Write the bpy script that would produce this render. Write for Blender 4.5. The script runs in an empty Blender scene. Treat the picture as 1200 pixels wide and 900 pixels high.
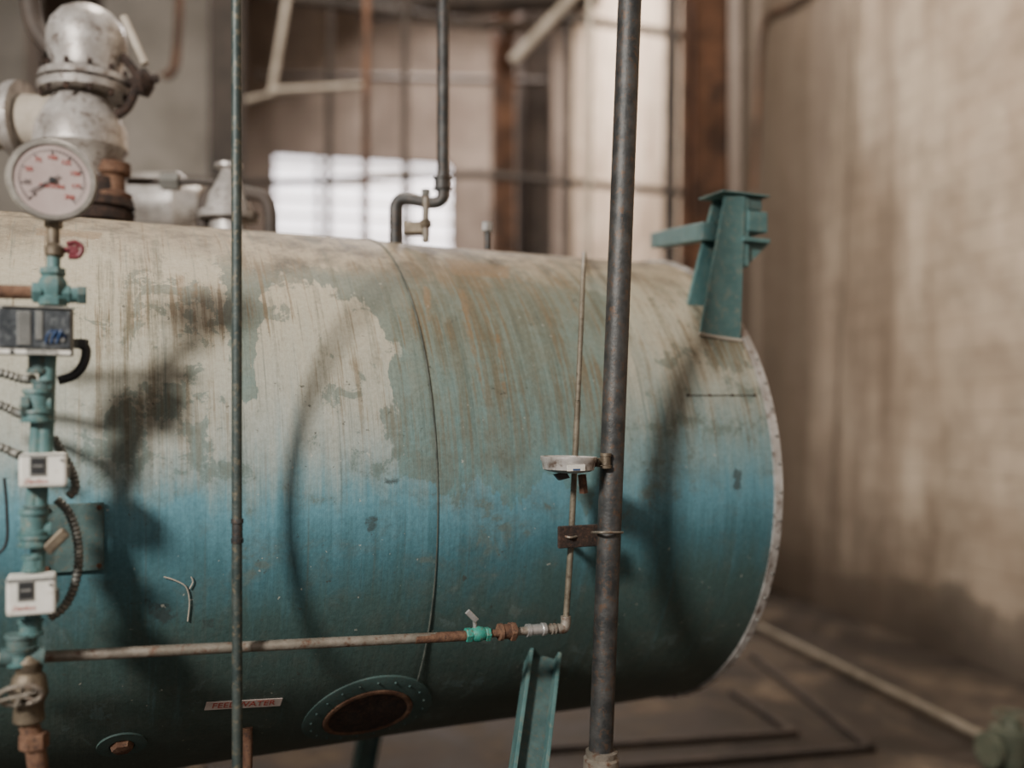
import bpy, bmesh, math, random
from mathutils import Vector, Matrix, noise as mnoise
random.seed(7)
scene=bpy.context.scene
# ------------------------------------------------------------ image pixel frame: helpers turn image pixel coordinates into scene points
F=1100.0; CX=600.0; CY=485.0; H=1.6
A=math.radians(24.0)
U=Vector((math.cos(A),math.sin(A),0)); N=Vector((math.sin(A),-math.cos(A),0)); Z=Vector((0,0,1))
R=0.75; DP=2.857
FOOT=-N*DP; ZA=1.38
T1=1.76; T0=-2.3
CAM=Vector((0,0,H))
def P(px,py,y): return Vector(((px-CX)/F*y,y,H-(py-CY)/F*y))
def ray(px,py): return Vector(((px-CX)/F,1.0,-(py-CY)/F))
def Q(px,py,off):
    d=ray(px,py); D=DP-R-off
    return CAM+d*(D/d.dot(-N))
def S(px,py,off=0.0):
    d=ray(px,py); b=d.dot(-N); c=d.z
    h=H-ZA; a2=b*b+c*c; b2=2*(-DP*b+h*c); c2=DP*DP+h*h-(R+off)**2
    disc=b2*b2-4*a2*c2
    s=(-b2-math.sqrt(max(disc,0)))/(2*a2)
    p=CAM+d*s
    n=(N*((p.dot(N))+DP)+Z*(p.z-ZA)).normalized()
    return p,n
def proj(p): return (CX+F*p.x/p.y, CY-F*(p.z-H)/p.y)
# ------------------------------------------------------------ materials
def newmat(name):
    m=bpy.data.materials.new(name); m.use_nodes=True
    nt=m.node_tree; b=nt.nodes['Principled BSDF']; return m,nt,b
def node(nt,t,**k):
    n=nt.nodes.new(t)
    for a,v in k.items(): setattr(n,a,v)
    return n
def noise(nt,vec,scale,detail=6,rough=0.6,dist=0):
    n=node(nt,'ShaderNodeTexNoise'); n.inputs['Scale'].default_value=scale; n.inputs['Detail'].default_value=detail
    n.inputs['Roughness'].default_value=rough; n.inputs['Distortion'].default_value=dist
    nt.links.new(vec,n.inputs['Vector']); return n.outputs['Fac']
def ramp(nt,fac,stops,interp='LINEAR'):
    r=node(nt,'ShaderNodeValToRGB'); cr=r.color_ramp; cr.interpolation=interp
    while len(cr.elements)<len(stops): cr.elements.new(0.5)
    for e,(p,c) in zip(cr.elements,stops):
        e.position=p; e.color=(c,c,c,1) if isinstance(c,(int,float)) else (*c,1)
    nt.links.new(fac,r.inputs['Fac']); return r.outputs['Color']
def mix(nt,fac,a,b,bt='MIX'):
    n=node(nt,'ShaderNodeMix',data_type='RGBA',blend_type=bt)
    for s,v in ((0,fac),(6,a),(7,b)):
        if isinstance(v,bpy.types.NodeSocket): nt.links.new(v,n.inputs[s])
        else: n.inputs[s].default_value=v if s==0 else (*v,1)
    return n.outputs[2]
def math_(nt,op,a,b=0.0,clamp=False):
    n=node(nt,'ShaderNodeMath',operation=op); n.use_clamp=clamp
    for i,v in enumerate((a,b)):
        if isinstance(v,bpy.types.NodeSocket): nt.links.new(v,n.inputs[i])
        else: n.inputs[i].default_value=v
    return n.outputs[0]
def bump(nt,b,h,strength=0.3,dist=0.01):
    n=node(nt,'ShaderNodeBump'); n.inputs['Strength'].default_value=strength; n.inputs['Distance'].default_value=dist
    nt.links.new(h,n.inputs['Height']); nt.links.new(n.outputs[0],b.inputs['Normal'])
def coords(nt,kind='Object'): return node(nt,'ShaderNodeTexCoord').outputs[kind]
def mapping(nt,vec,scale):
    m=node(nt,'ShaderNodeMapping'); m.inputs['Scale'].default_value=scale
    nt.links.new(vec,m.inputs['Vector']); return m.outputs[0]
def grime(name,c1,c2,rough=0.6,metal=0.0,scale=12,lo=0.4,hi=0.65,bs=0.3,c3=None):
    m,nt,b=newmat(name); v=coords(nt)
    f=noise(nt,v,scale,8,0.65)
    col=ramp(nt,f,[(lo,c1),(hi,c2)])
    if c3 is not None:
        g=noise(nt,v,scale*3.3,6,0.7); col=mix(nt,ramp(nt,g,[(0.52,0.0),(0.66,1.0)]),col,c3)
    nt.links.new(col,b.inputs['Base Color']); b.inputs['Roughness'].default_value=rough; b.inputs['Metallic'].default_value=metal
    bump(nt,b,noise(nt,v,scale*6,5,0.7),bs,0.004); return m
def emis(name,c,s):
    m,nt,b=newmat(name); b.inputs['Base Color'].default_value=(*c,1)
    b.inputs['Emission Color'].default_value=(*c,1); b.inputs['Emission Strength'].default_value=s; return m
TEAL=grime('teal_paint',(0.055,0.125,0.125),(0.09,0.175,0.17),0.5,0,15,c3=(0.15,0.18,0.15))
TEALD=grime('teal_paint_dull',(0.045,0.085,0.083),(0.075,0.125,0.12),0.6,0,25,c3=(0.10,0.10,0.075))
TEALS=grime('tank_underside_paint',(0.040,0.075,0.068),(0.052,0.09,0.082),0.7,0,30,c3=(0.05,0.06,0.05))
RUST=grime('rust',(0.10,0.045,0.025),(0.20,0.11,0.065),0.85,0.1,30,bs=0.6,c3=(0.05,0.03,0.025))
RUSTD=grime('rust_dark',(0.016,0.011,0.009),(0.05,0.027,0.018),0.9,0,35,bs=0.8,c3=(0.08,0.04,0.025))
STEEL=grime('old_steel_pipe',(0.032,0.033,0.033),(0.08,0.077,0.073),0.5,0.4,20,c3=(0.10,0.06,0.038))
GREENP=grime('painted_conduit',(0.03,0.045,0.043),(0.065,0.078,0.07),0.5,0.3,22,c3=(0.14,0.12,0.08))
PALEP=grime('dirty_galvanised_pipe',(0.20,0.175,0.14),(0.32,0.28,0.235),0.5,0.4,18,c3=(0.15,0.08,0.05))
SILVER=grime('silver_metal',(0.35,0.34,0.33),(0.6,0.58,0.56),0.35,0.7,14)
ALU=grime('aluminium_paint',(0.32,0.29,0.265),(0.64,0.61,0.58),0.4,0.35,9,c3=(0.14,0.10,0.08))
BRASS=grime('old_brass',(0.11,0.085,0.06),(0.20,0.16,0.11),0.5,0.5,30)
WHITEB=grime('white_plastic',(0.66,0.64,0.57),(0.80,0.77,0.70),0.5,0,14,bs=0.05,c3=(0.54,0.5,0.42))
FACE=grime('gauge_face_paper',(0.33,0.25,0.23),(0.43,0.35,0.325),0.6,0,8,bs=0.02)
BLACK=grime('black_plastic',(0.015,0.015,0.016),(0.03,0.03,0.03),0.45,0,10)
DARKG=grime('dark_glass_cover',(0.03,0.034,0.038),(0.08,0.085,0.09),0.2,0,30,bs=0.02,c3=(0.14,0.15,0.15))
GREYB=grime('grey_housing',(0.20,0.20,0.185),(0.32,0.31,0.285),0.4,0.5,10)
RED=grime('red_paint',(0.15,0.02,0.03),(0.10,0.02,0.02),0.5,0,20)
REDT=grime('red_ink',(0.42,0.07,0.05),(0.36,0.06,0.05),0.6,0,8,bs=0)
BLUEP=grime('blue_wire',(0.02,0.05,0.13),(0.03,0.07,0.18),0.4,0,8)
GREENV=grime('green_valve_paint',(0.02,0.22,0.17),(0.05,0.30,0.23),0.5,0,40,c3=(0.12,0.12,0.08))
LABEL=grime('label_sticker',(0.50,0.41,0.37),(0.64,0.55,0.50),0.6,0,30,bs=0.02)
LINER=grime('insulated_pipe_lagging',(0.34,0.29,0.23),(0.48,0.42,0.35),0.8,0,6)
FLP=grime('dusty_floor_pipe',(0.17,0.14,0.10),(0.27,0.23,0.175),0.8,0,6)
DARKST=grime('dark_structural_steel',(0.036,0.028,0.023),(0.075,0.056,0.044),0.7,0.1,4)
BROWNST=grime('brown_structural_steel',(0.055,0.027,0.015),(0.19,0.09,0.048),0.85,0,2.5,c3=(0.045,0.026,0.018))
GREYCOL=grime('grey_column_paint',(0.38,0.345,0.30),(0.56,0.515,0.46),0.8,0,1.5)
# tank shell paint
def tank_mat():
    m,nt,b=newmat('weathered_boiler_paint'); v=coords(nt)
    sep=node(nt,'ShaderNodeSeparateXYZ'); nt.links.new(v,sep.inputs[0]); z=sep.outputs[2]
    def attr(n):
        a=node(nt,'ShaderNodeAttribute'); a.attribute_name=n; return a.outputs['Fac']
    pale=attr('primer'); patch=attr('patch'); dust=attr('dust'); rust=attr('rust'); dark=attr('scuff'); grimy=attr('grimy')
    nb=noise(nt,v,4,8,0.62); nm=noise(nt,v,13,8,0.68,0.4); nf=noise(nt,v,38,8,0.7,0.3)
    drip=noise(nt,mapping(nt,v,(38,2,1.6)),1.0,6,0.65); drip2=noise(nt,mapping(nt,v,(85,4,1.5)),1.0,5,0.65)
    drip3=noise(nt,mapping(nt,v,(22,1.2,0.9)),1.0,7,0.7)
    c=lambda s,k: math_(nt,'MULTIPLY',math_(nt,'SUBTRACT',s,0.5),k)
    ad=lambda *a: a[0] if len(a)==1 else math_(nt,'ADD',a[0],ad(*a[1:]))
    mu=lambda a,b_: math_(nt,'MULTIPLY',a,b_)
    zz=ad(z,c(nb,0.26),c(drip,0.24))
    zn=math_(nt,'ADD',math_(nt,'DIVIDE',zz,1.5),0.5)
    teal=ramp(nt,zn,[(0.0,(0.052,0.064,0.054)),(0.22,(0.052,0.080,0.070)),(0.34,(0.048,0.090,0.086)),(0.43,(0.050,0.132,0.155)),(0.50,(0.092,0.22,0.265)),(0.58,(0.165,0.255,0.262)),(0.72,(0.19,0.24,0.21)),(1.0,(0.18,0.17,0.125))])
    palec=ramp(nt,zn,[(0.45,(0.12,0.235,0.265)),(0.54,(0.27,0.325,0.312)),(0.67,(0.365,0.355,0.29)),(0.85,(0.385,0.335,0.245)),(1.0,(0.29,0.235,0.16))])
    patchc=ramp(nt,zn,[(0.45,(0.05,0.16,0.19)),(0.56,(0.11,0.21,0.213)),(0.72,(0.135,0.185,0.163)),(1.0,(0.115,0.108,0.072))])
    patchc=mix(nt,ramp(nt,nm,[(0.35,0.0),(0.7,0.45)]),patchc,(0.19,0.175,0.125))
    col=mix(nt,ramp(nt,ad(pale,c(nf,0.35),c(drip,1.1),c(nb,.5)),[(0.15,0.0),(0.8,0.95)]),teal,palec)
    qm=ad(patch,c(nf,0.6),c(nm,1.1),c(drip,1.5))
    col=mix(nt,ramp(nt,qm,[(0.48,0.0),(0.53,0.92)]),col,patchc)
    pk=ad(nm,c(nb,1.0),mu(patch,.10),mu(zn,0.14))
    col=mix(nt,ramp(nt,pk,[(0.69,0.0),(0.72,0.75)]),col,patchc)
    dm=ad(dust,c(nb,1.4),c(nf,0.4),c(drip,.5))
    col=mix(nt,ramp(nt,dm,[(0.3,0.0),(0.7,0.7),(1.0,0.97)]),col,mix(nt,ramp(nt,nm,[(0.38,0.0),(0.62,1.0)]),(0.075,0.052,0.03),(0.33,0.26,0.17)))
    up=ramp(nt,zn,[(0.46,0.0),(0.8,1.0)])
    b1=mu(ramp(nt,ad(drip2,c(nb,.6),mu(grimy,.06)),[(0.55,0.0),(0.66,0.8)]),up)
    col=mix(nt,b1,col,(0.15,0.10,0.05))
    b2=mu(ramp(nt,ad(drip3,c(nf,.25),mu(grimy,.08)),[(0.55,0.0),(0.65,0.62)]),up)
    col=mix(nt,b2,col,(0.095,0.088,0.056))
    col=mix(nt,ramp(nt,drip2,[(0.30,0.5),(0.44,0.0)]),col,(0.07,0.09,0.078))
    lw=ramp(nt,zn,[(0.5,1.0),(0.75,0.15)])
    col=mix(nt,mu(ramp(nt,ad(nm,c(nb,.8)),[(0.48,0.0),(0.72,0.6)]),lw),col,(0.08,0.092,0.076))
    rm=ad(rust,c(nf,0.7),c(nm,.6))
    col=mix(nt,ramp(nt,rm,[(0.42,0.0),(0.65,0.7)]),col,(0.19,0.12,0.06))
    sm=ad(dark,c(nf,0.9),c(nm,.5))
    col=mix(nt,ramp(nt,sm,[(0.45,0.0),(0.6,0.75)]),col,(0.04,0.05,0.047))
    fl=noise(nt,v,60,3,0.5); col=mix(nt,ramp(nt,fl,[(0.72,0.0),(0.75,0.6)]),col,(0.42,0.41,0.35))
    fl2=noise(nt,v,47,4,0.6); col=mix(nt,ramp(nt,fl2,[(0.28,0.7),(0.32,0.0)]),col,(0.05,0.05,0.04))
    col=mix(nt,0.6,col,mix(nt,noise(nt,v,110,4,0.75),(0.1,0.1,0.1),(0.9,0.9,0.9)),'SOFT_LIGHT')
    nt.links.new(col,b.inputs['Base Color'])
    b.inputs['Roughness'].default_value=0.62; b.inputs['Specular IOR Level'].default_value=0.35
    h=ad(mu(nf,0.15),mu(noise(nt,v,2.2,2,0.4),2.0),mu(qm,.14))
    bump(nt,b,h,0.5,0.012)
    return m
TANK=tank_mat()
def block_mat(name,c1,c2,stain,mort,low=0.0,bw=0.4,bh=0.2,vert=0.4,dark=(0.10,0.07,0.048),base=.75):
    m,nt,b=newmat(name); v=coords(nt)
    sep=node(nt,'ShaderNodeSeparateXYZ'); nt.links.new(v,sep.inputs[0])
    com=node(nt,'ShaderNodeCombineXYZ'); nt.links.new(sep.outputs[0],com.inputs[0]); nt.links.new(sep.outputs[2],com.inputs[1])
    br=node(nt,'ShaderNodeTexBrick'); nt.links.new(com.outputs[0],br.inputs['Vector'])
    br.inputs['Scale'].default_value=1; br.inputs['Brick Width'].default_value=bw; br.inputs['Row Height'].default_value=bh
    br.inputs['Mortar Size'].default_value=0.008; br.inputs['Mortar Smooth'].default_value=0.8
    br.inputs['Color1'].default_value=(*c1,1); br.inputs['Color2'].default_value=(*c2,1); br.inputs['Mortar'].default_value=(*mort,1)
    col=br.outputs['Color']
    n1=noise(nt,v,0.7,8,0.65,0.3); n2=noise(nt,mapping(nt,v,(2.0,2.0,0.28)),1.0,8,0.68); n3=noise(nt,v,7,8,0.7); n4=noise(nt,v,2.2,8,0.7)
    col=mix(nt,ramp(nt,n1,[(0.42,0.0),(0.66,base)]),col,stain)
    col=mix(nt,ramp(nt,n2,[(0.45,0.0),(0.70,vert)]),col,stain)
    col=mix(nt,ramp(nt,n4,[(0.38,0.4),(0.55,0.0)]),col,dark)
    col=mix(nt,ramp(nt,n3,[(0.4,0.0),(0.8,0.3)]),col,mort)
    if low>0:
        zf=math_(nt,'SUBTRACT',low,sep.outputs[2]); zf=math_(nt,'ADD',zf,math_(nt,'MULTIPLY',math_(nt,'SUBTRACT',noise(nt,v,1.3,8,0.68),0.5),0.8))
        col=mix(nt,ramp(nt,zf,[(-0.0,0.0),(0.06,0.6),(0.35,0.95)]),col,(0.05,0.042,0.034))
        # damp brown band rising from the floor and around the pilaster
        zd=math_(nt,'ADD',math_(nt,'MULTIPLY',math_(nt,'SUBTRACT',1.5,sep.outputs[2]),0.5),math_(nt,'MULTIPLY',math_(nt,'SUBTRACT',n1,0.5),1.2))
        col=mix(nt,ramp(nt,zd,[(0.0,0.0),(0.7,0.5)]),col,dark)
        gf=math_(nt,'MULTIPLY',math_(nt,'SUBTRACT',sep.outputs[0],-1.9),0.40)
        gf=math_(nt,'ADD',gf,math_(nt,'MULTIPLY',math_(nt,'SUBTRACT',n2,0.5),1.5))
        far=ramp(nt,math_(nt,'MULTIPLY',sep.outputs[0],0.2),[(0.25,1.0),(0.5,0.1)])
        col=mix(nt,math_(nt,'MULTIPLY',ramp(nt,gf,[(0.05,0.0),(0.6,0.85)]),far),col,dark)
    nt.links.new(col,b.inputs['Base Color']); b.inputs['Roughness'].default_value=0.9
    bump(nt,b,math_(nt,'SUBTRACT',math_(nt,'MULTIPLY',n3,0.5),math_(nt,'MULTIPLY',br.outputs['Fac'],.8)),0.5,0.01)
    return m
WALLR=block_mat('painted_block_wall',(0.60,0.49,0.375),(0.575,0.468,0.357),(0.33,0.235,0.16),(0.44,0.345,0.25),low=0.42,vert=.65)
WALLB=block_mat('concrete_back_wall',(0.20,0.16,0.13),(0.175,0.14,0.115),(0.08,0.058,0.045),(0.12,0.095,0.078),bw=0.9,bh=0.5,vert=.7,dark=(0.05,0.037,0.029))
CEIL=grime('dark_ceiling',(0.04,0.033,0.027),(0.075,0.06,0.048),0.9,0,1.5)
def floor_mat():
    m,nt,b=newmat('stained_concrete_floor'); v=coords(nt)
    n1=noise(nt,v,1.1,8,0.65,0.5); n2=noise(nt,v,6,8,0.7)
    col=ramp(nt,n1,[(0.38,(0.014,0.009,0.006)),(0.50,(0.040,0.027,0.017)),(0.62,(0.115,0.082,0.054)),(0.75,(0.17,0.125,0.083))])
    col=mix(nt,ramp(nt,n2,[(0.42,0.0),(0.65,0.75)]),col,(0.019,0.014,0.010))
    nt.links.new(col,b.inputs['Base Color'])
    nt.links.new(ramp(nt,n1,[(0.4,0.55),(0.6,0.9)]),b.inputs['Roughness']); bump(nt,b,n2,0.3,0.01); return m
FLOORM=floor_mat()
GLASS=emis('bright_frosted_glazing',(0.96,0.93,0.97),2.8)
# ------------------------------------------------------------ mesh helpers
def group(name,loc):
    e=bpy.data.objects.new(name,None); e.empty_display_size=0.1; e.location=loc; scene.collection.objects.link(e); return e
def add(name,verts,faces,mat,parent=None,smooth=False,bevel=0):
    me=bpy.data.meshes.new(name); me.from_pydata([tuple(v) for v in verts],[],faces)
    bm=bmesh.new(); bm.from_mesh(me); bmesh.ops.recalc_face_normals(bm,faces=bm.faces); bm.to_mesh(me); bm.free()
    me.materials.append(mat); o=bpy.data.objects.new(name,me); scene.collection.objects.link(o)
    if smooth:
        for p in me.polygons: p.use_smooth=True
        try: me.set_sharp_from_angle(angle=math.radians(38))
        except Exception: pass
    if parent: o.parent=parent; o.matrix_parent_inverse=Matrix.Translation(-parent.location)
    if bevel:
        b=o.modifiers.new('bevel','BEVEL'); b.width=bevel; b.segments=2; b.limit_method='ANGLE'
    return o
def obox(name,c,ax,ay,az,sx,sy,sz,mat,parent=None,bevel=0.0):
    vs=[c+ax*(i*sx/2)+ay*(j*sy/2)+az*(k*sz/2) for i in(-1,1) for j in(-1,1) for k in(-1,1)]
    fs=[(0,1,3,2),(4,6,7,5),(0,4,5,1),(2,3,7,6),(0,2,6,4),(1,5,7,3)]
    return add(name,vs,fs,mat,parent,False,bevel)
def qbox(name,x0,y0,x1,y1,ob,of,mat,parent=None,bevel=0.0):
    a=Q(x0,y0,of); b=Q(x1,y1,of); w=(b-a).dot(U); h=a.z-b.z
    c=(a+b)/2-N*((of-ob)/2)
    return obox(name,c,U,N,Z,w,of-ob,h,mat,parent,bevel)
def plate(name,pts,back,mat,parent=None,bevel=0.0):
    n=len(pts); vs=list(pts)+[p+back for p in pts]
    fs=[tuple(range(n)),tuple(range(2*n-1,n-1,-1))]+[(i,(i+1)%n,n+(i+1)%n,n+i) for i in range(n)]
    return add(name,vs,fs,mat,parent,False,bevel)
def frame(axis):
    axis=axis.normalized(); h=Vector((0,0,1)) if abs(axis.z)<0.9 else Vector((1,0,0))
    x=h.cross(axis).normalized(); y=axis.cross(x); return x,y
def lathe(name,o,axis,prof,mat,parent=None,seg=32,sx=1.0,smooth=True):
    axis=axis.normalized(); x,y=frame(axis); vs=[];fs=[]
    for s,r in prof:
        for i in range(seg):
            a=2*math.pi*i/seg; vs.append(o+axis*s+x*(math.cos(a)*r*sx)+y*(math.sin(a)*r))
    m=len(prof)
    for j in range(m-1):
        for i in range(seg):
            fs.append((j*seg+i,j*seg+(i+1)%seg,(j+1)*seg+(i+1)%seg,(j+1)*seg+i))
    fs.append(tuple(range(seg))); fs.append(tuple((m-1)*seg+i for i in range(seg)))
    return add(name,vs,fs,mat,parent,smooth)
def crom(pts,k=8):
    out=[]; n=len(pts)
    for i in range(n-1):
        p0=pts[max(i-1,0)];p1=pts[i];p2=pts[i+1];p3=pts[min(i+2,n-1)]
        for j in range(k):
            t=j/k
            out.append(0.5*((2*p1)+(p2-p0)*t+(2*p0-5*p1+4*p2-p3)*t*t+(3*p1-p0-3*p2+p3)*t**3))
    out.append(pts[-1]); return out
def tube(name,pts,r,mat,parent=None,seg=16,curve=False,rib=0):
    if curve: pts=crom(pts,10)
    if rib:
        L=[0]
        for a,b in zip(pts,pts[1:]): L.append(L[-1]+(b-a).length)
        n=int(L[-1]/rib); q=[]; j=0
        for i in range(n+1):
            s=L[-1]*i/n
            while j<len(L)-2 and L[j+1]<s: j+=1
            t=(s-L[j])/max(L[j+1]-L[j],1e-9); q.append(pts[j].lerp(pts[j+1],t))
        pts=q
    vs=[];fs=[];n=len(pts); x=None
    for i,p in enumerate(pts):
        d=(pts[min(i+1,n-1)]-pts[max(i-1,0)]).normalized()
        if x is None: x,_=frame(d)
        x=(x-d*x.dot(d)).normalized(); y=d.cross(x)
        rr=r[i] if isinstance(r,(list,tuple)) else r
        if rib: rr=r*(1.0 if i%2 else 0.78)
        for k in range(seg):
            a=2*math.pi*k/seg; vs.append(p+x*math.cos(a)*rr+y*math.sin(a)*rr)
    for j in range(n-1):
        for i in range(seg): fs.append((j*seg+i,j*seg+(i+1)%seg,(j+1)*seg+(i+1)%seg,(j+1)*seg+i))
    fs.append(tuple(range(seg))); fs.append(tuple((n-1)*seg+i for i in range(seg)))
    return add(name,vs,fs,mat,parent,True)
def text(name,body,p,X,Nn,size,mat,parent,ext=0.0004,shear=0):
    c=bpy.data.curves.new(name,'FONT'); c.body=body; c.size=size; c.extrude=ext; c.align_x='CENTER'; c.align_y='CENTER'; c.shear=shear
    o=bpy.data.objects.new(name,c); scene.collection.objects.link(o); c.materials.append(mat)
    Y=Nn.cross(X).normalized(); M=Matrix((X,Y,Nn)).transposed().to_4x4(); M.translation=p
    o.parent=parent; o.matrix_parent_inverse=Matrix.Translation(-parent.location); o.matrix_basis=M; return o
def hexnut(name,c,axis,r,l,mat,parent): return lathe(name,c-axis.normalized()*l/2,axis,[(0,r*.92),(l*.12,r),(l*.88,r),(l,r*.92)],mat,parent,6,smooth=False)
def coupling(name,c,axis,r,l,mat,parent):
    return lathe(name,c-axis.normalized()*l/2,axis,[(0,r*.8),(0,r),(l*.18,r*1.03),(l*.22,r*.88),(l*.78,r*.88),(l*.82,r*1.03),(l,r),(l,r*.8)],mat,parent,20)
# ------------------------------------------------------------ room shell
d=Vector((-0.2214,0.9752,0)); e=Vector((0.9752,0.2214,0))
OR=Vector((2.46,8.2,0)); LB=7.0; OB=OR+d*LB; CH=8.2
def shell(name,o,ang,boxes,mat):
    vs=[];fs=[]
    for (x0,x1,y0,y1,z0,z1) in boxes:
        b=len(vs); vs+=[(x,y,z) for x in(x0,x1) for y in(y0,y1) for z in(z0,z1)]
        fs+=[tuple(b+i for i in f) for f in [(0,1,3,2),(4,6,7,5),(0,4,5,1),(2,3,7,6),(0,2,6,4),(1,5,7,3)]]
    ob=add(name,vs,fs,mat); ob.location=o; ob.rotation_euler=(0,0,ang); return ob
aR=math.atan2(d.y,d.x); aB=math.atan2(e.y,e.x)
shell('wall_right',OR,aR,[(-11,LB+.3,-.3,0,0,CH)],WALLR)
W0,W1,WZ0,WZ1=-4.6,-1.88,3.2,5.48
shell('wall_back',OB,aB,[(-14,W0,0,.3,0,CH),(W1,.3,0,.3,0,CH),(W0,W1,0,.3,0,WZ0),(W0,W1,0,.3,WZ1,CH)],WALLB)
shell('wall_left',OB-e*14,aR,[(-18,.3,0,.3,0,CH)],WALLB)
shell('floor',OB,aB,[(-14.3,.3,-18.3,.3,-.2,0)],FLOORM)
shell('ceiling',OB,aB,[(-14.3,.3,-18.3,.3,CH,CH+.2)],CEIL)
wg=group('window_1',OB+e*((W0+W1)/2)+Z*((WZ0+WZ1)/2))
def wp(s,z,off): return OB+e*s-d*off+Z*z
obox('glazing',wp((W0+W1)/2,(WZ0+WZ1)/2,-.15),e,d,Z,W1-W0,.02,WZ1-WZ0,GLASS,wg)
for i in range(9):
    z=WZ0+(i+.5)*(WZ1-WZ0)/9
    obox('louvre_%d'%i,wp((W0+W1)/2,z,-.10),e,d,Z,W1-W0,.03,.06,LINER,wg)
for i in range(5):
    s=W0+i*(W1-W0)/4; obox('mullion_%d'%i,wp(s,(WZ0+WZ1)/2,-.06),e,d,Z,.07,.06,WZ1-WZ0,DARKST,wg)
for k in range(3):
    obox('ceiling_beam' if k==0 else 'ceiling_beam.%03d'%k,OB-e*6-d*(1.5+k*3.0)+Z*(CH-.3),e,d,Z,12.0,.3,.59,DARKST,None,0.01)
# ------------------------------------------------------------ boiler tank
tank=group('boiler_tank',FOOT+Z*ZA)
def sd_poly(px,py,poly):
    ins=False; dm=1e9; n=len(poly)
    for i in range(n):
        x1,y1=poly[i]; x2,y2=poly[(i+1)%n]
        if (y1>py)!=(y2>py) and px<(x2-x1)*(py-y1)/(y2-y1)+x1: ins=not ins
        dx,dy=x2-x1,y2-y1; t=max(0,min(1,((px-x1)*dx+(py-y1)*dy)/(dx*dx+dy*dy)))
        dm=min(dm,math.hypot(px-x1-t*dx,py-y1-t*dy))
    return dm if ins else -dm
def ss(a,b,x):
    t=max(0,min(1,(x-a)/(b-a))); return t*t*(3-2*t)
PATCH=[[(395,285),(480,283),(520,325),(600,325),(715,345),(715,560),(690,600),(640,560),(600,600),(560,560),(530,590),(500,560),(464,560),(470,480),(452,440),(466,410),(446,380),(430,358),(415,345),(408,350),(392,352),(398,330)],
       [(262,300),(300,297),(400,318),(395,338),(360,328),(330,322),(302,350),(318,366),(300,385),(296,430),(300,465),(285,475),(272,430),(264,380)]]
RUSTS=[[(208,322),(216,322),(214,410),(210,408)],[(226,330),(232,330),(230,412),(226,412)],[(536,335),(546,338),(570,465),(566,470)],[(580,390),(586,390),(596,470),(592,472)],[(495,330),(506,340),(505,385),(498,370)],[(520,300),(600,310),(596,326),(530,322)],[(40,266),(120,272),(118,282),(40,276)]]
SC=[[(168,700),(200,702),(214,722),(190,736),(172,720)],[(230,724),(252,724),(254,736),(236,738)],[(858,546),(872,546),(870,576),(860,574)],[(448,555),(470,560),(466,572),(448,568)],[(425,605),(445,600),(440,630),(428,628)]]
nx,na=440,300
KEYS=('primer','patch','dust','rust','scuff','grimy')
verts=[];faces=[];at={k:[] for k in KEYS}
TO=FOOT+Z*ZA
for i in range(nx+1):
    t=T0+(T1-T0)*i/nx
    for j in range(na):
        th=2*math.pi*j/na; cy=-math.cos(th); cz=math.sin(th)
        rr=R+0.005*mnoise.noise(Vector((t*1.7,cy*1.5,cz*1.5)))-0.001
        if t>0.745: rr-=0.0015
        verts.append((t,cy*rr,cz*rr))
        p=TO+U*t-N*(cy*R)+Z*(cz*R); px,py=proj(p) if p.y>0.3 else (0,0)
        pale=ss(620,490,py)*(1-0.7*ss(430,520,px)*(1-ss(700,745,px)))
        if px>720: pale=ss(560,400,py)*0.85
        if cy>0.35: pale=ss(-.1,.4,cz)
        at['primer'].append(pale*.92)
        if cy<0.35:
            at['patch'].append(max(max(ss(-14,14,sd_poly(px,py,q)) for q in PATCH) if 240<px<740 and 260<py<680 else 0,0)*(1-ss(480,640,py)*.35))
            at['rust'].append(max(ss(-5,3,sd_poly(px,py,q)) for q in RUSTS)*.66 if py<480 else 0)
            at['scuff'].append(max(ss(-6,4,sd_poly(px,py,q)) for q in SC)*.62 if py>530 else 0)
            at['grimy'].append(ss(420,500,px)*ss(760,640,px))
        else:
            for k in('patch','rust','scuff','grimy'): at[k].append(0)
        at['dust'].append(ss(.60,1.0,cz)*1.0+ (0.35*ss(560,480,px)*ss(380,290,py)*ss(430,560,px)+.46*ss(330,295,py)*ss(250,330,px)*ss(680,590,px) if cy<.35 else 0))
for i in range(nx):
    for j in range(na): faces.append((i*na+j,i*na+(j+1)%na,(i+1)*na+(j+1)%na,(i+1)*na+j))
me=bpy.data.meshes.new('shell'); me.from_pydata(verts,[],faces); me.flip_normals()
for p in me.polygons: p.use_smooth=True
for k,vv in at.items():
    a=me.attributes.new(k,'FLOAT','POINT'); a.data.foreach_set('value',vv)
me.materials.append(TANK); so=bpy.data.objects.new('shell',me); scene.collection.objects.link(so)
so.parent=tank; so.rotation_euler=(0,0,A)
def TP(t,th,r=R): return TO+U*t+N*(math.cos(th)*r)+Z*(math.sin(th)*r)
lathe('end_plate',TO+U*(T1-.02),U,[(-.01,R-.01),(0.0,R-.012),(.005,R-.03),(.012,.3),(.012,.01)],TEALD,tank,96)
lathe('rear_head',TO+U*T0,-U,[(0,R),(0.04,R-.02),(.10,.6),(.15,.4),(.17,.15),(.175,.01)],TEALD,tank,96)
lathe('rim_band',TO+U*(T1-.015),U,[(0,R-.004),(0,R+.005),(.024,R+.007),(.027,R-.006),(.012,R-.012)],ALU,tank,128)
bv=[];bf=[]
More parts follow.
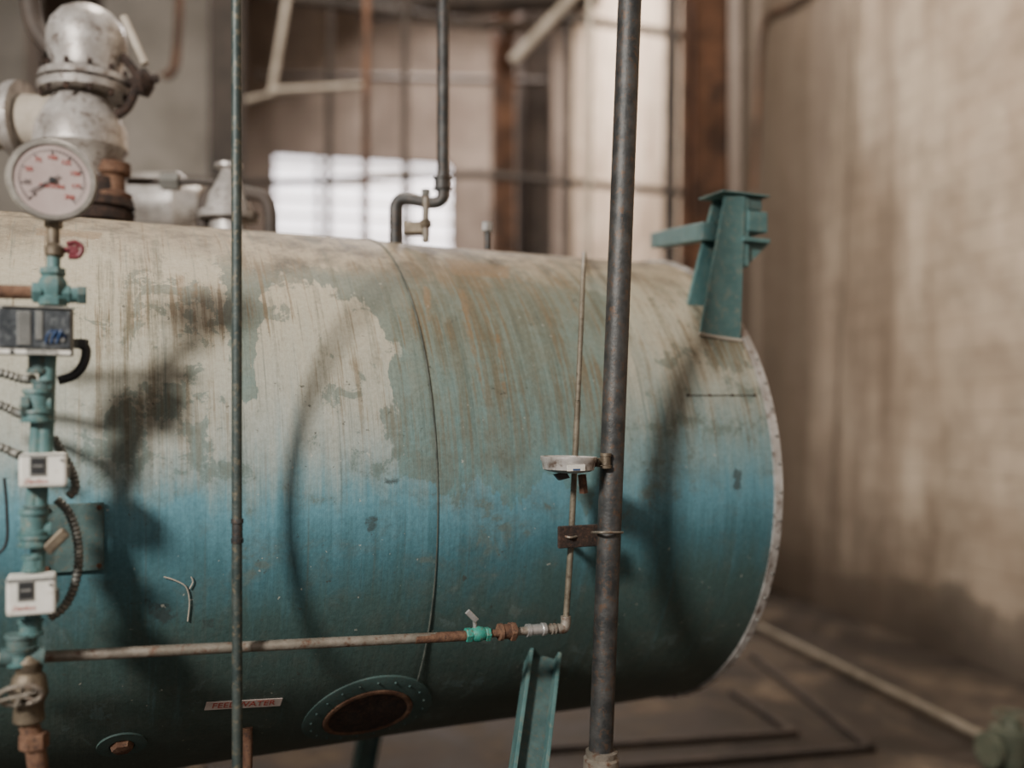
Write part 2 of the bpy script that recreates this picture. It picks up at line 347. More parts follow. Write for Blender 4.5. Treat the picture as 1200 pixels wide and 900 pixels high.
for k in range(60):
    th=2*math.pi*k/60; c=TP(T1,th,R+.007); n=(N*math.cos(th)+Z*math.sin(th)); x,y=frame(n)
    b=len(bv)
    for s,r in((0,.005),(.003,.004)):
        for q in range(6): a=q*math.pi/3; bv.append(c+n*s+x*r*math.cos(a)+y*r*math.sin(a))
    for q in range(6): bf.append((b+q,b+(q+1)%6,b+6+(q+1)%6,b+6+q))
    bf.append(tuple(b+6+q for q in range(6)))
add('rim_bolts',bv,bf,GREYB,tank)
def arcstrip(name,t,w,th0,th1,lift,mat):
    n=80; vs=[];fs=[]
    for k in range(n+1):
        th=th0+(th1-th0)*k/n
        vs+= [TP(t-w/2,th,R-.002),TP(t-w/2,th,R+lift),TP(t+w/2,th,R+lift),TP(t+w/2,th,R-.002)]
    for k in range(n):
        for q in range(3): fs.append((k*4+q,k*4+q+1,k*4+4+q+1,k*4+4+q))
    return add(name,vs,fs,mat,tank,True)
SEAM=grime('seam_grime',(0.05,0.06,0.052),(0.12,0.13,0.11),0.8,0,20)
arcstrip('jacket_seam',0.745,.0022,math.radians(-50),math.radians(110),.0022,SEAM)
tube('longitudinal_seam',[S(805,463,.001)[0],S(886,463,.001)[0]],.0011,RUSTD,tank,6)
for k in range(4):
    p,n=S(806+k*26,463,.0); lathe('seam_screw_%d'%k,p,n,[(0,.004),(.003,.003)],RUSTD,tank,8)
tube('loose_string',[S(x,y,.003)[0] for x,y in [(192,676),(205,680),(218,688),(222,705),(220,728)]],.0014,LINER,tank,6,True)
tube('loose_string_2',[S(x,y,.003)[0] for x,y in [(222,690),(226,682),(224,676)]],.0012,LINER,tank,6,True)
def conf(name,p,n,rads,mat,seg=64):
    yv=n.cross(U).normalized(); vs=[];fs=[]
    for r,lift in rads:
        for i in range(seg):
            a=2*math.pi*i/seg; q=p+U*(r*math.cos(a))+yv*(r*math.sin(a))
            t=(q-TO).dot(U); rad=(q-TO-U*t); vs.append(TO+U*t+rad.normalized()*(R+lift))
    for j in range(len(rads)-1):
        for i in range(seg): fs.append((j*seg+i,j*seg+(i+1)%seg,(j+1)*seg+(i+1)%seg,(j+1)*seg+i))
    if rads[-1][0]<.02: fs.append(tuple((len(rads)-1)*seg+i for i in range(seg)))
    return add(name,vs,fs,mat,tank,True)
p,n=S(431,837)
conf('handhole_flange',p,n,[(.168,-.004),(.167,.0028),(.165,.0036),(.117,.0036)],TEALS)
conf('handhole_ring',p,n,[(.116,.002),(.115,.007),(.110,.009),(.104,.008),(.100,.004)],RUST)
conf('handhole_cover',p,n,[(.102,.005),(.09,.0045),(.05,.006),(.012,.007)],RUSTD)
x=U; y=n.cross(U).normalized()
for k in range(20):
    a=2*math.pi*k/20; q=p+x*.146*math.cos(a)+y*.146*math.sin(a); t=(q-TO).dot(U); rd=(q-TO-U*t).normalized()
    lathe('handhole_stud_%d'%k,TO+U*t+rd*(R+.002),rd,[(0,.0030),(.004,.0030),(.005,.002)],TEALD,tank,6)
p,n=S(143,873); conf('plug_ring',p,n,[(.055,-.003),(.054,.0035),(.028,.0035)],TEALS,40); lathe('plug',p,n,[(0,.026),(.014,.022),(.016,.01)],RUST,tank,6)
p,n=S(286,825,.002); p0=S(242,827,.002)[0]; p1=S(331,822,.002)[0]; X=(p1-p0).normalized(); Yv=n.cross(X).normalized()
obox('label_sticker',p,X,Yv,n,(p1-p0).length,.028,.002,LABEL,tank)
text('label_text','FEEDWATER',p+n*.0012,X,n,.026,REDT,tank)
p,n=S(86,630,.002); Yv=n.cross(U)
obox('inspection_plate',p,U,Yv,n,.115,.14,.006,TEALD,tank,.002)
for i in(-1,1):
    for j in(-1,1): lathe('plate_bolt_%d%d'%(i,j),p+U*.048*i+Yv*.06*j,n,[(0,.006),(.008,.005)],RUST,tank,6)
c=Vector((P(275,275,2.9).x,2.9,0))
def topz(pt):
    s=(pt.dot(N)+DP); return ZA+math.sqrt(max(R*R-s*s,0))
c.z=topz(c)-.03
lathe('manway',c,Z,[(0,.115),(.04,.115),(.04,.13),(.055,.13),(.058,.10),(.064,.05),(.066,.01)],RUSTD,tank,40)
def leg(a,b,side):
    ax=(b-a).normalized(); w=U-ax*U.dot(ax); w.normalize(); o=ax.cross(w).normalized(); L=(b-a).length; c=(a+b)/2
    if o.dot(N)*side<0: o=-o
    return ax,w,o,L,c
for (t,nm) in ((1.08,'right'),(-1.55,'left')):
    for side in(1,-1):
        aa=TO+U*t+N*side*(R*.80)+Z*(-R*.50); bb=Vector((aa.x,aa.y,0))+N*side*.30-U*.10*(1 if t>0 else -1)
        if nm=='right' and side==1:
            aa=S(637,770,.0)[0]-N*.01; q=P(618,900,2.25); bb=aa+(q-aa)*(aa.z/(aa.z-q.z))
        ax,w,o,L,c=leg(aa,bb,side)
        obox('leg_web_%s_%d'%(nm,side),c,w,o,ax,.075,.010,L,TEALD,tank,.002)
        for s in(-1,1): obox('leg_flange_%s_%d_%d'%(nm,side,s),c+w*s*.038+o*.012,w,o,ax,.010,.055,L,TEAL,tank,.002)
        obox('leg_foot_%s_%d'%(nm,side),bb+Z*.008,U,N,Z,.18,.16,.016,TEALD,tank,.002)
# ------------------------------------------------------------ lifting lug bracket
br=group('door_davit_bracket',Q(850,395,-.15))
def QP(l,off): return [Q(x,y,off) for x,y in l]
plate('side_plate',QP([(850,230),(874,229),(868,400),(821,392)],-.140),-N*.012,TEAL,br,.002)
plate('far_plate',QP([(838,229),(853,227),(828,366),(804,364)],-.235),-N*.012,TEAL,br,.002)
plate('web',[Q(860,232,-.15),Q(858,385,-.15),Q(850,362,-.235),Q(851,230,-.235)],U*.010,TEALD,br)
tube('weld_bead',QP([(819,391),(845,396),(869,399)],-.138),.005,LINER,br,8)
qbox('top_cap',847,222,903,231,-.25,-.13,TEAL,br,.003)
qbox('clevis_upper',875,231,893,247,-.20,-.15,TEALD,br,.002)
qbox('hinge_block',877,246,900,273,-.23,-.14,TEAL,br,.004)
qbox('hinge_shelf',872,277,903,285,-.25,-.13,TEAL,br,.002)
qbox('hinge_backing',871,230,878,312,-.23,-.145,TEAL,br,.002)
plate('gusset',QP([(873,285),(902,285),(873,314)],-.16),-N*.012,TEAL,br,.001)
p0=Q(832,271,-.20); p1=P(770,282,3.35); ax=(p1-p0).normalized(); w=ax.cross(Z).normalized()
obox('cross_arm',(p0+p1)/2,ax,w,Z,(p1-p0).length,.05,.055,TEAL,br,.004)
# ------------------------------------------------------------ vertical pipes in front
def vpipe(top,bot,off,zt=CH-.03):
    a=Q(*top,off); b=Q(*bot,off); dv=(a-b); hi=a+dv*((zt-a.z)/dv.z) ; lo=b-dv*(b.z/dv.z)
    return a,b,hi,lo
sp=group('support_pipe',Q(715,620,.16))
a,b,hi,lo=vpipe((738,0),(704,880),.16)
tube('pipe',[lo,hi],.0285,STEEL,sp,32)
c=Q(704,884,.16); lathe('floor_socket',c-Z*.04,(a-b),[(0,.034),(.0,.042),(.03,.042),(.034,.036),(.048,.038),(.05,.03)],PALEP,sp,32)
c2=Vector((lo.x,lo.y,0)); lathe('base_sleeve',c2+Z*.003,(a-b),[(0,.09),(.012,.09),(.012,.036),(c.z-.03,.034)],STEEL,sp,32)
cr=group('hanger_conduit',Q(278,450,.11))
a,b,hi,lo=vpipe((277,0),(278,900),.11)
tube('rod',[lo,hi],.0105,GREENP,cr,16)
coupling('coupling',Q(278,622,.11),Z,.0125,.05,STEEL,cr)
il=group('impulse_line',Q(600,741,.07))
hp0=Q(-60,775,.06); hp1=Q(548,745,.06); hpE=Q(662,736,.06)
tube('horizontal_pipe',[hp0,hp1],.0115,PALEP,il,20)
dx=(hpE-hp1).normalized()
tube('rusted_end',[Q(486,748.4,.06),Q(546,745,.06)],.0118,RUST,il,20)
hexnut('valve_end',Q(549,744,.06),dx,.017,.016,GREENV,il)
lathe('valve_body',Q(560,743,.06)-dx*.02,dx,[(0,.012),(.008,.016),(.02,.019),(.032,.016),(.04,.012)],GREENV,il,20)
hexnut('valve_nut',Q(571,743,.06),dx,.017,.012,GREENV,il)
tube('valve_stem',[Q(557,742,.06),Q(556,726,.06)],.005,SILVER,il)
obox('valve_lever',Q(553,722,.065),(Q(547,716,.065)-Q(560,729,.065)).normalized(),N,(Q(560,716,.065)-Q(547,729,.065)).normalized(),.036,.006,.014,SILVER,il,.002)
tube('nipple_1',[Q(572,743,.06),Q(590,741,.06)],.009,RUST,il)
coupling('rusty_union',Q(594,740,.06),dx,.020,.042,RUST,il)
hexnut('union_nut',Q(600,740,.06),dx,.023,.014,RUST,il)
tube('nipple_2',[Q(605,740,.06),Q(662,736,.06)],.010,PALEP,il)
coupling('silver_coupling',Q(628,738,.06),dx,.0155,.05,SILVER,il)
coupling('end_collar',Q(648,737,.06),dx,.0135,.012,PALEP,il)
tube('elbow',[Q(654,736.5,.06),Q(661,736,.06),Q(663,729,.06),Q(663,722,.06)],.0125,PALEP,il,16,True)
LINEP=grime('dirty_brown_tubing',(0.12,0.10,0.07),(0.20,0.17,0.125),0.6,0.3,18,c3=(0.08,0.06,0.04))
r0=Q(663,728,.06); r1=Q(669,640,.065); r2=Q(677,470,.07)
tube('riser',[r0,r1,r2],.0075,LINEP,il,12)
tube('riser_upper',[r2,Q(681,380,.04),Q(683,330,-.02),Q(684.5,303,-.16),Q(684,297,-.40),Q(684,297,-.60)],.0065,LINEP,il,12,True)
sb=group('pipe_strap_bracket',Q(690,626,.12))
qbox('strap',655,617,703,640,.08,.09,RUSTD,sb,.003)
tube('standoff',[Q(662,632,.085),S(662,632)[0]],.008,RUSTD,sb)
tube('u_bolt',[Q(694,624,.13),Q(702,624,.19),Q(714,624,.20),Q(727,624,.185),Q(729,624,.13),Q(722,624,.10)],.0032,PALEP,sb,10,True)
tube('clip',[Q(661,628,.085),Q(669,630,.098),Q(677,628,.085)],.003,PALEP,sb,8,True)
sg=group('thermometer_gauge',Q(668,544,.16))
gc=Q(666,552,.16)
lathe('case',gc,Z+U*.02,[(-.004,.030),(0,.052),(.004,.060),(.020,.062),(.027,.066),(.034,.066),(.034,.060),(.031,.058),(.031,.01)],ALU,sg,48)
obox('case_label',gc+N*.0615+Z*.011-U*.012,U,N,Z,.045,.003,.014,WHITEB,sg)
obox('label_stripe',gc+N*.0634+Z*.007-U*.012,U,N,Z,.018,.001,.004,BLUEP,sg)
tube('stem',[gc+U*.05+Z*.012,Q(712,540,.16)],.008,RUST,sg)
hexnut('stem_nut',Q(702,542,.165),U,.012,.016,BRASS,sg)
coupling('boss',Q(710,540,.185),Z,.013,.035,BRASS,sg)
tube('bracket_drop',[Q(682,556,.14),Q(684,578,.14)],.010,RUST,sg,4)
plate('black_clip',QP([(650,556),(664,553),(668,560),(656,563)],.15),-N*.01,BLACK,sg)
# ------------------------------------------------------------ control column (left)
cc=group('boiler_trim_column',Q(45,600,.13))
O=.13
def V(name,pts,r,mat,**k): return tube(name,[Q(x,y,O) for x,y in pts],r,mat,cc,**k)
V('stem_upper',[(63,300),(62,250)],.011,BRASS)
V('stem_mid',[(62,350),(63,296)],.012,TEAL)
hexnut('stem_nut_1',Q(63,262,O),Z,.016,.018,BRASS,cc)
lathe('cock_body',Q(64,303,O),Z,[(0,.010),(.006,.017),(.02,.018),(.028,.012),(.03,.009)],BRASS,cc,20)
tube('cock_stem',[Q(66,293,O),Q(80,293,O)],.006,RED,cc)
tube('cock_handle',[Q(78,286,O),Q(88,284,O),Q(96,290,O),Q(92,300,O),Q(80,301,O)],.005,RED,cc,8,True)
obox('cock_handle_web',Q(86,293,O),U,N,Z,.018,.006,.018,RED,cc,.002)
lathe('cross_fitting',Q(62,358,O),Z,[(0,.014),(0,.026),(.012,.028),(.018,.022),(.03,.026),(.045,.026),(.055,.020),(.06,.024),(.07,.023),(.072,.014)],TEAL,cc,8)
tube('cross_arm',[Q(46,344,O),Q(92,346,O)],.015,TEAL,cc)
hexnut('cross_plug',Q(96,346,O),U,.018,.016,TEALD,cc); hexnut('cross_collar',Q(78,345,O),U,.019,.014,TEAL,cc)
tube('left_branch',[Q(-60,340,O),Q(48,343,O)],.013,RUST,cc)
hexnut('left_collar',Q(44,343,O),U,.021,.018,TEAL,cc)
V('pipe_a',[(60,360),(56,430),(52,540)],.0145,TEAL)
V('pipe_b',[(48,560),(42,700),(30,780)],.0135,TEAL)
for i,(x,y,r,l) in enumerate([(45,425,.020,.04),(44,470,.026,.045),(44,488,.030,.022),(50,452,.020,.02),(40,612,.026,.05),(41,634,.030,.02),(42,598,.022,.02),(38,660,.018,.03),(36,735,.022,.03),(24,752,.027,.03),(24,770,.024,.03)]):
    coupling('fitting_%d'%i,Q(x,y,O),Z,r,l,TEAL if i%3 else TEALD,cc)
tube('offset_arm_1',[Q(30,473,O),Q(60,473,O)],.017,TEAL,cc); hexnut('arm_nut_1',Q(30,476,O+.01),U,.021,.016,TEALD,cc)
tube('offset_arm_2',[Q(24,620,O),Q(60,620,O)],.016,TEAL,cc)
tube('offset_arm_3',[Q(0,770,O),Q(52,770,O)],.018,TEALD,cc)
tube('pipe_a_lower',[Q(44,490,O),Q(38,600,O)],.012,TEAL,cc)
obox('brown_lever',Q(66,634,O+.02),(Q(76,624,O)-Q(55,645,O)).normalized(),N,(Q(76,645,O)-Q(55,624,O)).normalized(),.05,.012,.022,BRASS,cc,.004)
lathe('lower_valve_body',Q(34,850,O),Z,[(0,.016),(.01,.028),(.04,.026),(.06,.034),(.09,.030),(.10,.022),(.12,.026),(.135,.016)],BRASS,cc,20)
tube('lower_pipe',[Q(34,850,O),Q(42,880,O),Q(48,930,O)],.018,RUST,cc,16,True)
lo_=Q(48,930,O); tube('drain_pipe',[lo_,Vector((lo_.x,lo_.y,.0))],.017,RUST,cc)
hexnut('lower_nut',Q(40,868,O),Z,.026,.03,RUST,cc)
hc=Q(24,815,O+.05); ring=[hc+U*(.036*math.cos(a))+Z*(.020*math.sin(a))+N*(.012*math.sin(a)) for a in [2*math.pi*i/24 for i in range(25)]]
tube('wheel_rim',ring,.0045,PALEP,cc,8)
for k in range(3):
    a=k*math.pi/3+.3; tube('wheel_spoke_%d'%k,[hc+U*.036*math.cos(a)+Z*.020*math.sin(a),hc-U*.036*math.cos(a)-Z*.020*math.sin(a)],.0035,PALEP,cc,8)
tube('wheel_stem',[hc,Q(34,825,O)],.006,BRASS,cc)
# pressure gauge
pg=group('pressure_gauge',Q(61,212,.15)); gc=Q(61,212,.15); gn=(CAM-gc); gn.z=0; gn=gn.normalized(); gx=Z.cross(gn)
RG=.0755
BEZEL=grime('worn_gauge_bezel',(0.22,0.20,0.175),(0.36,0.33,0.29),0.45,0.5,20)
lathe('case',gc-gn*.04,gn,[(0,RG*.8),(.004,RG*.9),(.03,RG*.92),(.034,RG*1.0),(.046,RG*1.03),(.052,RG*.98),(.052,RG*.88),(.046,RG*.84)],BEZEL,pg,64)
lathe('dial',gc,gn,[(-.004,RG*.86),(.0085,RG*.86),(.0085,.001)],FACE,pg,64)
for k in range(41):
    a=math.radians(225-k*270/40); rr=RG*.76; L=.010 if k%5==0 else .005
    dr=gx*math.cos(a)+Z*math.sin(a); obox('tick_%d'%k,gc+dr*(rr-L/2)+gn*.0095,dr,dr.cross(gn),gn,L,.0013 if k%5 else .002,.0012,BLACK,pg)
for k in range(9):
    a=math.radians(225-k*33.75); text('numeral_%d'%k,str(k*25),gc+(gx*math.cos(a)+Z*math.sin(a))*RG*.55+gn*.0096,gx,gn,.012,REDT if k>1 else BLACK,pg)
a=math.radians(215); dr=gx*math.cos(a)+Z*math.sin(a)
obox('needle',gc+dr*.015+gn*.012,dr,dr.cross(gn),gn,.06,.0025,.001,BLACK,pg); lathe('hub',gc+gn*.009,gn,[(0,.006),(.006,.005)],BLACK,pg,16)
text('dial_text','PRESSURE',gc-Z*.012+gn*.0096,gx,gn,.010,REDT,pg)
tube('socket',[gc-Z*RG*.9-gn*.012,Q(62,262,.13)],.012,BRASS,pg)
# big control box
cb=group('pressure_control_box',Q(40,388,.17))
qbox('housing',-6,358,86,417,.125,.165,GREYB,cb,.004)
qbox('cover',-3,361,83,409,.165,.172,DARKG,cb,.003)
qbox('name_strip',-2,409,83,416,.165,.174,WHITEB,cb,.001)
qbox('scale_plate',20,364,36,404,.172,.175,GREYB,cb,.001)
qbox('scale_plate_2',42,364,50,398,.172,.175,GREYB,cb,.001)
for k in range(8): qbox('scale_tick_%d'%k,21,368+k*4.4,35,369+k*4.4,.175,.176,BLACK,cb)
for k in range(3):
    tube('wire_%d'%k,[Q(54+k*6,402,.174),Q(56+k*7,392,.18),Q(62+k*5,388,.18),Q(68+k*4,396,.174)],.0022,BLUEP,cb,8,True)
    lathe('terminal_%d'%k,Q(57+k*8,398,.172),N,[(0,.005),(.004,.004)],GREYB,cb,12)
lathe('logo_dot',Q(14,412,.174),N,[(0,.004),(.001,.004)],BLACK,cb,12)
text('name_text','PRESSURETROL',Q(50,412.5,.1745),U,N,.008,BLACK,cb)
qbox('strap',0,357,86,362,.165,.176,SILVER,cb,.001)
def pswitch(suffix,x0,y0,x1,y1):
    g=group('pressure_switch'+suffix,Q((x0+x1)/2,(y0+y1)/2,.17))
    qbox('housing',x0,y0,x1,y1,.12,.180,WHITEB,g,.005)
    w=x1-x0; cx=x0+w*.40
    qbox('window_frame',cx-10,y0+3,cx+10,y0+26,.180,.182,GREYB,g,.001)
    qbox('window',cx-8,y0+5,cx+8,y0+23,.181,.184,BLACK,g,.001)
    qbox('pointer',cx-6,y0+13,cx+6,y0+15,.184,.185,GREYB,g)
    qbox('seam',x0+1,y0+1.2,x1-1,y0+2.2,.180,.1806,GREYB,g)
    text('logo','Danfoss',Q(x0+w*.36,y1-6,.1805),U,N,.012,REDT,g,shear=.3)
    qbox('ear',x1-2,y0+14,x1+4,y0+28,.13,.16,GREYB,g,.002)
    lathe('screw',Q(x1-6,y0+7,.18),N,[(0,.003),(.002,.003)],GREYB,g,10)
    return g
pswitch('',22,532,78,570); pswitch('.001',7,678,65,719)
fc=group('flexible_conduit',Q(70,560,.1))
FLX=grime('flexible_steel_conduit',(0.10,0.10,0.09),(0.22,0.21,0.18),0.5,0.4,30)
def FC(name,pts,r=.0095,mat=FLX,rib=.0045): tube(name,[Q(x,y,o) for x,y,o in pts],r,mat,fc,12,True,rib)
FC('hose_1',[(-40,432,.08),(0,437,.08),(25,444,.08),(38,444,.10)])
FC('hose_2',[(-40,468,.08),(0,475,.08),(18,483,.08),(34,488,.11)])
FC('hose_3',[(-40,518,.08),(0,524,.08),(14,530,.08),(24,534,.10)])
FC('hose_4',[(62,512,.09),(72,530,.09),(84,552,.09),(88,572,.10),(80,582,.10)])
FC('hose_5',[(66,585,.09),(80,600,.09),(90,628,.09),(92,660,.09),(86,690,.09),(74,712,.09),(58,724,.09)])
tube('black_elbow',[Q(x,y,.105) for x,y in [(90,406),(96,402),(101,412),(97,428),(86,440),(68,446)]],.009,BLACK,fc,12,True)
hexnut('elbow_nut',Q(95,403,.105),Z,.014,.018,BLACK,fc)
tube('capillary',[Q(x,y,.07) for x,y in [(5,560),(8,600),(6,640),(-20,660)]],.003,BLACK,fc,8,True)
# ------------------------------------------------------------ background plant
bv_=group('safety_valve_assembly',P(100,150,2.95)); Y0=2.95
def LV(name,x,y0,prof,mat,seg=40,axis=Z):
    k=Y0/F; return lathe(name,P(x,y0,Y0),axis,[(s*k,r*k) for s,r in prof],mat,bv_,seg)
LV('dome',102,92,[(0,34),(4,40),(12,38),(30,44),(48,44),(62,40),(75,30),(82,18),(85,4)],ALU)
LV('flange_upper',100,112,[(0,20),(0,50),(8,52),(9,46),(12,46),(12,52),(20,50),(20,34)],ALU)
LV('lower_body',95,235,[(0,28),(10,34),(20,30),(35,34),(60,52),(85,50),(105,40),(120,30),(124,24)],ALU)
LV('nozzle',120,300,[(0,26),(40,26),(40,34),(50,36),(52,30),(56,30),(56,36),(66,34),(66,22),(90,20)],RUSTD)
LV('rusty_side_flange',132,238,[(0,10),(0,20),(10,22),(14,14),(30,14),(34,20),(46,20),(46,10)],RUST)
for k in range(12):
    a=2*math.pi*k/12; q=P(100,112,Y0)+Vector((math.cos(a),math.sin(a),0))*.125; tube('flange_bolt_%d'%k,[q-Z*.02,q+Z*.075],.008,RUSTD,bv_,8)
tube('outlet',[P(80,145,Y0),P(-120,140,Y0)],.085,LINER,bv_,32)
lathe('outlet_flange',P(30,143,Y0),Vector((1,0,0)),[(-.03,.1),(-.03,.125),(.0,.125),(.0,.1)],ALU,bv_,32)
tube('side_arm',[P(140,98,Y0),P(185,92,Y0)],.014,RUSTD,bv_); lathe('arm_knob',P(160,97,Y0),Vector((1,0,0)),[(0,.02),(.01,.04),(.03,.045),(.05,.02)],RUSTD,bv_,16)
tube('yoke_arm',[P(138,60,Y0),P(160,90,Y0),P(150,125,Y0),P(128,140,Y0)],.014,RUSTD,bv_,12,True)
tube('vent_pipe',[P(62,60,Y0),P(38,20,Y0),P(30,-80,Y0)],.030,DARKST,bv_,16,True)
tube('weight_lever',[P(145,20,Y0),P(170,75,Y0)],.012,LINER,bv_)
fv=group('stop_valve',P(268,240,3.1)); k=3.1/F
lathe('bonnet',P(268,298,3.1),Z,[(0,22*k),(40*k,22*k),(40*k,34*k),(48*k,36*k),(50*k,28*k),(70*k,22*k),(85*k,14*k),(98*k,8*k),(101*k,16*k),(105*k,16*k),(106*k,5*k)],ALU,fv,32)
tube('yoke',[P(240,300,3.1),P(238,250,3.1),P(250,226,3.1),P(290,226,3.1),P(315,240,3.1),P(316,300,3.1)],.022,DARKST,fv,16,True)
tube('actuating_arm',[P(150,212,3.1),P(262,214,3.1)],.012,DARKST,fv)
hexnut('arm_nut',P(200,213,3.1),Vector((1,0,0)),.03,.06,GREYB,fv)
pm=group('pump_motor',P(190,240,4.2)); k=4.2/F
lathe('motor_body',P(152,238,4.2),Vector((1,0,0)),[(0,10*k),(0,30*k),(14*k,34*k),(60*k,34*k),(66*k,28*k),(86*k,22*k),(90*k,8*k)],ALU,pm,28)
obox('mount_frame',Vector((P(195,0,4.2).x,4.2,P(0,275,4.2).z/2)),Vector((1,0,0)),Vector((0,1,0)),Z,.30,.30,P(0,275,4.2).z,GREYCOL,pm,.01)
tl=group('relief_loop',P(500,260,2.85)); y=2.85
q0=P(519,205,y)
tube('drop_pipe',[Vector((q0.x+.01,q0.y,CH-.03)),P(519,232,y)],.0185,STEEL,tl,20)
tube('loop',[P(519,205,y),P(518,232,y),P(505,238,y),P(475,233,y),P(464,240,y),P(463,262,y),P(463,290,y)],.0185,STEEL,tl,16,True)
coupling('loop_union',P(518,215,y),Z,.027,.04,STEEL,tl)
obox('loop_block',P(488,268,2.75),Vector((1,0,0)),Vector((0,1,0)),Z,.075,.05,.035,BRASS,tl,.004)
tube('glass_tube',[P(499,284,2.7),P(499,226,2.7)],.010,PALEP,tl); hexnut('glass_nut',P(499,262,2.7),Z,.018,.02,BRASS,tl); hexnut('glass_cap',P(499,226,2.7),Z,.014,.02,GREYB,tl)
sc=group('air_vent_plug',P(571,275,2.75)); tube('stub',[P(571,292,2.75),P(571,266,2.75)],.009,STEEL,sc); hexnut('cap',P(571,266,2.75),Z,.017,.028,SILVER,sc)
def bgv(name,x0,x1,y,w,mat,seg=14,z0=0,z1=CH-.03):
    a=P(x0,0,y); b=P(x1,485,y); s=(a-b)/(a.z-b.z)
    return tube(name,[b+s*(z0-b.z),b+s*(z1-b.z)],w/2*y/F,mat,None,seg)
bgv('pipe_riser',387,384,9,8,DARKST); bgv('pipe_riser.001',430,426,6.5,9,BROWNST); bgv('pipe_riser.002',476,472,8,8,DARKST)
bgv('pipe_riser.003',692,688,7,7,LINER); bgv('pipe_riser.004',667,664,9.5,9,DARKST); bgv('pipe_riser.005',788,782,8.0,16,DARKST); bgv('pipe_riser.006',803,799,8.6,10,BROWNST)
def hcol(name,x,y,w,mat,dd=.12):
    g=group(name,Vector((P(x,0,y).x,y,0))); c=Vector((P(x,0,y).x,y,CH/2)); W=w*y/F; hh=CH-.02
    obox('flange_front',c-d*W*.4,e,d,Z,W,.02,hh,mat,g); obox('flange_back',c+d*W*.4,e,d,Z,W,.02,hh,mat,g)
    obox('web',c,e,d,Z,.03,W*.8,hh,mat,g); obox('base_plate',Vector((c.x,c.y,.012)),e,d,Z,W*1.4,W*1.3,.024,mat,g); return g
hcol('steel_column',266,8.5,38,DARKST); hcol('steel_column.001',590,10,24,BROWNST); hcol('steel_column.002',626,11,36,DARKST)
hcol('steel_column.003',824,8.9,42,BROWNST); hcol('steel_column.004',844,9.2,16,DARKST)
obox('concrete_pillar',Vector((P(190,0,10.5).x,10.5,CH/2)),e,d,Z,1.15,.6,CH-.02,GREYCOL,None,.02)
obox('concrete_pillar.001',Vector((P(-20,0,10).x,10,CH/2)),e,d,Z,1.0,.6,CH-.02,GREYCOL,None,.02)
def run(name,pts,w,mat,curve=False):
    y=pts[0][2]; return tube(name,[P(*p) for p in pts],w/2*y/F,mat,None,12,curve)
run('conduit_run',[(120,212,7.5),(320,214,7.5),(560,204,7.5),(800,226,7.6)],9,DARKST)
run('conduit_run.001',[(346,-60,7),(318,110,7),(288,118,7)],8,LINER); run('conduit_run.002',[(318,106,7),(432,100,7.1)],7,LINER)
run('conduit_run.003',[(600,72,9.0),(668,0,9.0),(700,-40,9.0)],12,LINER)
run('conduit_run.004',[(660,20,8.2),(800,42,8.0)],10,DARKST)
run('conduit_run.005',[(300,-10,8),(560,30,8.5),(640,28,9.5)],12,DARKST)
run('conduit_run.006',[(212,-60,6),(206,70,6),(190,90,6)],10,BROWNST,True)
run('conduit_run.007',[(585,40,9.6),(620,25,9.6)],18,BROWNST)
run('conduit_run.008',[(300,88,10.5),(640,96,10.5)],7,DARKST)
run('overhead_duct',[(420,6,9),(700,-8,9.3)],36,DARKST)
def wr(px,py,off=.04):
    r=ray(px,py); nin=Vector((-.9752,-.2214,0)); o=OR+nin*off
    s=(o-CAM).dot(nin)/r.dot(nin); return CAM+r*s
def wrun(name,pts,rad,mat,curve=True): return tube(name,[wr(*p) for p in pts],rad,mat,None,12,curve)
WCON=grime('wall_conduit_paint',(0.17,0.13,0.095),(0.24,0.19,0.14),0.8,0,5)
wrun('wall_conduit',[(1000,-80),(960,-20),(930,5),(905,15),(893,35),(889,90),(886,160),(883,225)],.022,BROWNST)
wrun('wall_conduit.001',[(1003,-60),(993,200),(978,500),(968,640)],.008,WCON,False)
def fl(px,py,z=0):
    r=ray(px,py); return CAM+r*((H-z)/-r.z)
tube('floor_pipe',[fl(820,702,.06),fl(885,732,.06),fl(1150,862,.06),fl(1230,900,.06)],.022,FLP,None,14)
def ftray(name,pts,w=.04,h=.03,mat=DARKST):
    g=group(name,fl(*pts[0]))
    for i,(a,b) in enumerate(zip(pts,pts[1:])):
        A_=fl(*a);B_=fl(*b); ax=(B_-A_).normalized(); obox('rail_%d'%i,(A_+B_)/2+Z*h/2,ax,ax.cross(Z),Z,(B_-A_).length+w,w,h,mat,g,.004)
ftray('floor_rail',[(640,882),(930,862),(860,815)]); ftray('floor_rail.001',[(700,905),(1020,880),(880,770)])
fvg=group('floor_valve',fl(1180,900)); b0=fl(1185,900)
GV=grime('dirty_green_paint',(0.05,0.065,0.042),(0.10,0.11,0.075),0.7,0,20,c3=(0.16,0.13,0.09))
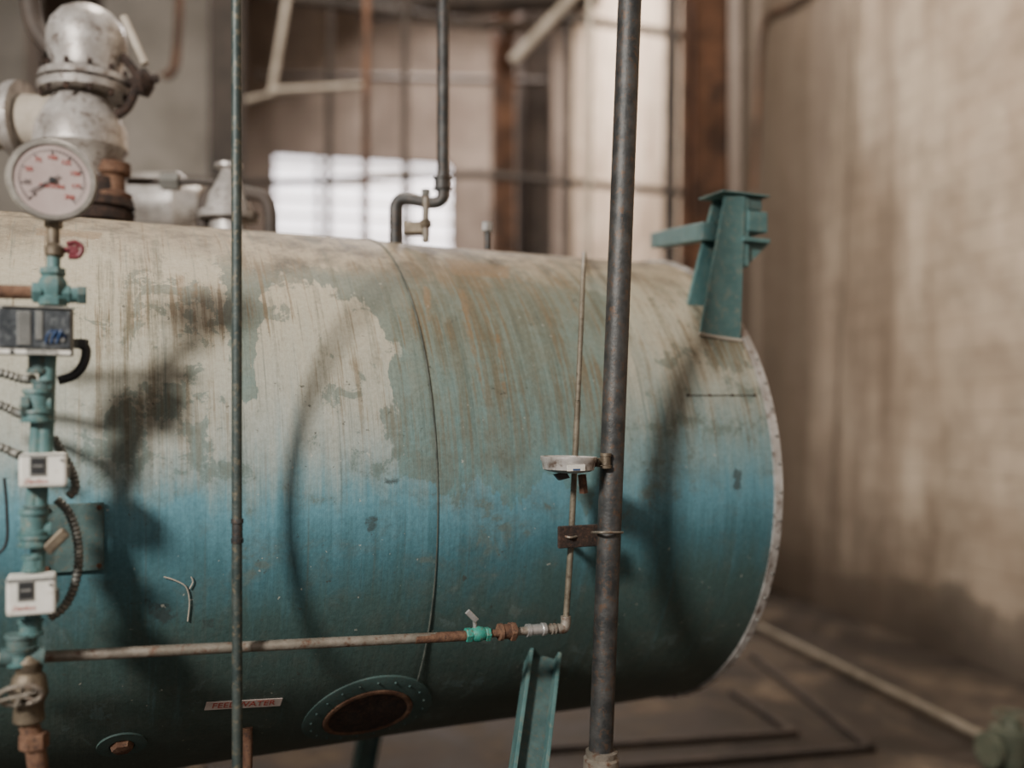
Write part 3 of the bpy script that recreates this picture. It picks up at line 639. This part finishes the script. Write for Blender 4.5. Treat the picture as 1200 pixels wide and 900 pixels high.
lathe('body',b0,Z,[(0,.05),(.04,.07),(.12,.07),(.15,.09),(.18,.09),(.18,.05),(.22,.04),(.24,.012)],GV,fvg,24)
for s in(-1,1): lathe('flange_%d'%s,b0+Z*.09+e*s*.06,e*s,[(0,.045),(.04,.05),(.04,.08),(.07,.08),(.07,.03)],GV,fvg,24)
tube('rim',[b0+Z*.24+Vector((math.cos(a)*.07,math.sin(a)*.07,0)) for a in [2*math.pi*i/20 for i in range(21)]],.007,GV,fvg,8)
tube('spoke',[b0+Z*.24-e*.07,b0+Z*.24+e*.07],.006,GV,fvg,8)
st=group('blowdown_stub',S(290,850)[0]); p,n=S(290,852); tube('stub',[p,Vector((p.x,p.y,p.z-.25)),Vector((p.x,p.y,0))],.012,RUST,st)
# ------------------------------------------------------------ lights, world, camera
def area(name,loc,target,size,power,col):
    l=bpy.data.lights.new(name,'AREA'); l.size=size; l.energy=power; l.color=col; o=bpy.data.objects.new(name,l)
    o.location=loc; o.rotation_euler=(Vector(target)-Vector(loc)).to_track_quat('-Z','Y').to_euler(); scene.collection.objects.link(o); return o
area('doorway_light',(-2.5,-2.1,4.0),(0.3,2.4,1.5),.6,480,(1.0,0.955,0.89))
area('added_far_wall_fill',(-1.0,11,7.6),(1.8,12.0,4.2),1.6,950,(1.0,0.91,0.86))  # added unseen fill to brighten the far pale wall, no lamp fitting modelled
area('added_right_wall_fill',(-1.0,4.5,7.4),(2.6,6.0,3.2),1.6,440,(1.0,0.91,0.80))  # added fill to lift the right wall, no window stands here
w=bpy.data.worlds.new('World'); scene.world=w; w.use_nodes=True
bg=w.node_tree.nodes['Background']; bg.inputs[0].default_value=(1.0,0.97,0.96,1); bg.inputs[1].default_value=0.38
cd=bpy.data.cameras.new('camera'); cam=bpy.data.objects.new('camera',cd); scene.collection.objects.link(cam)
cam.location=CAM; cam.rotation_euler=(math.pi/2,0,0); cd.sensor_width=36; cd.lens=F/1200*36; cd.shift_y=(CY-450)/1200
cd.dof.use_dof=True; cd.dof.focus_distance=2.15; cd.dof.aperture_fstop=0.78
cd.clip_start=.05; scene.camera=cam
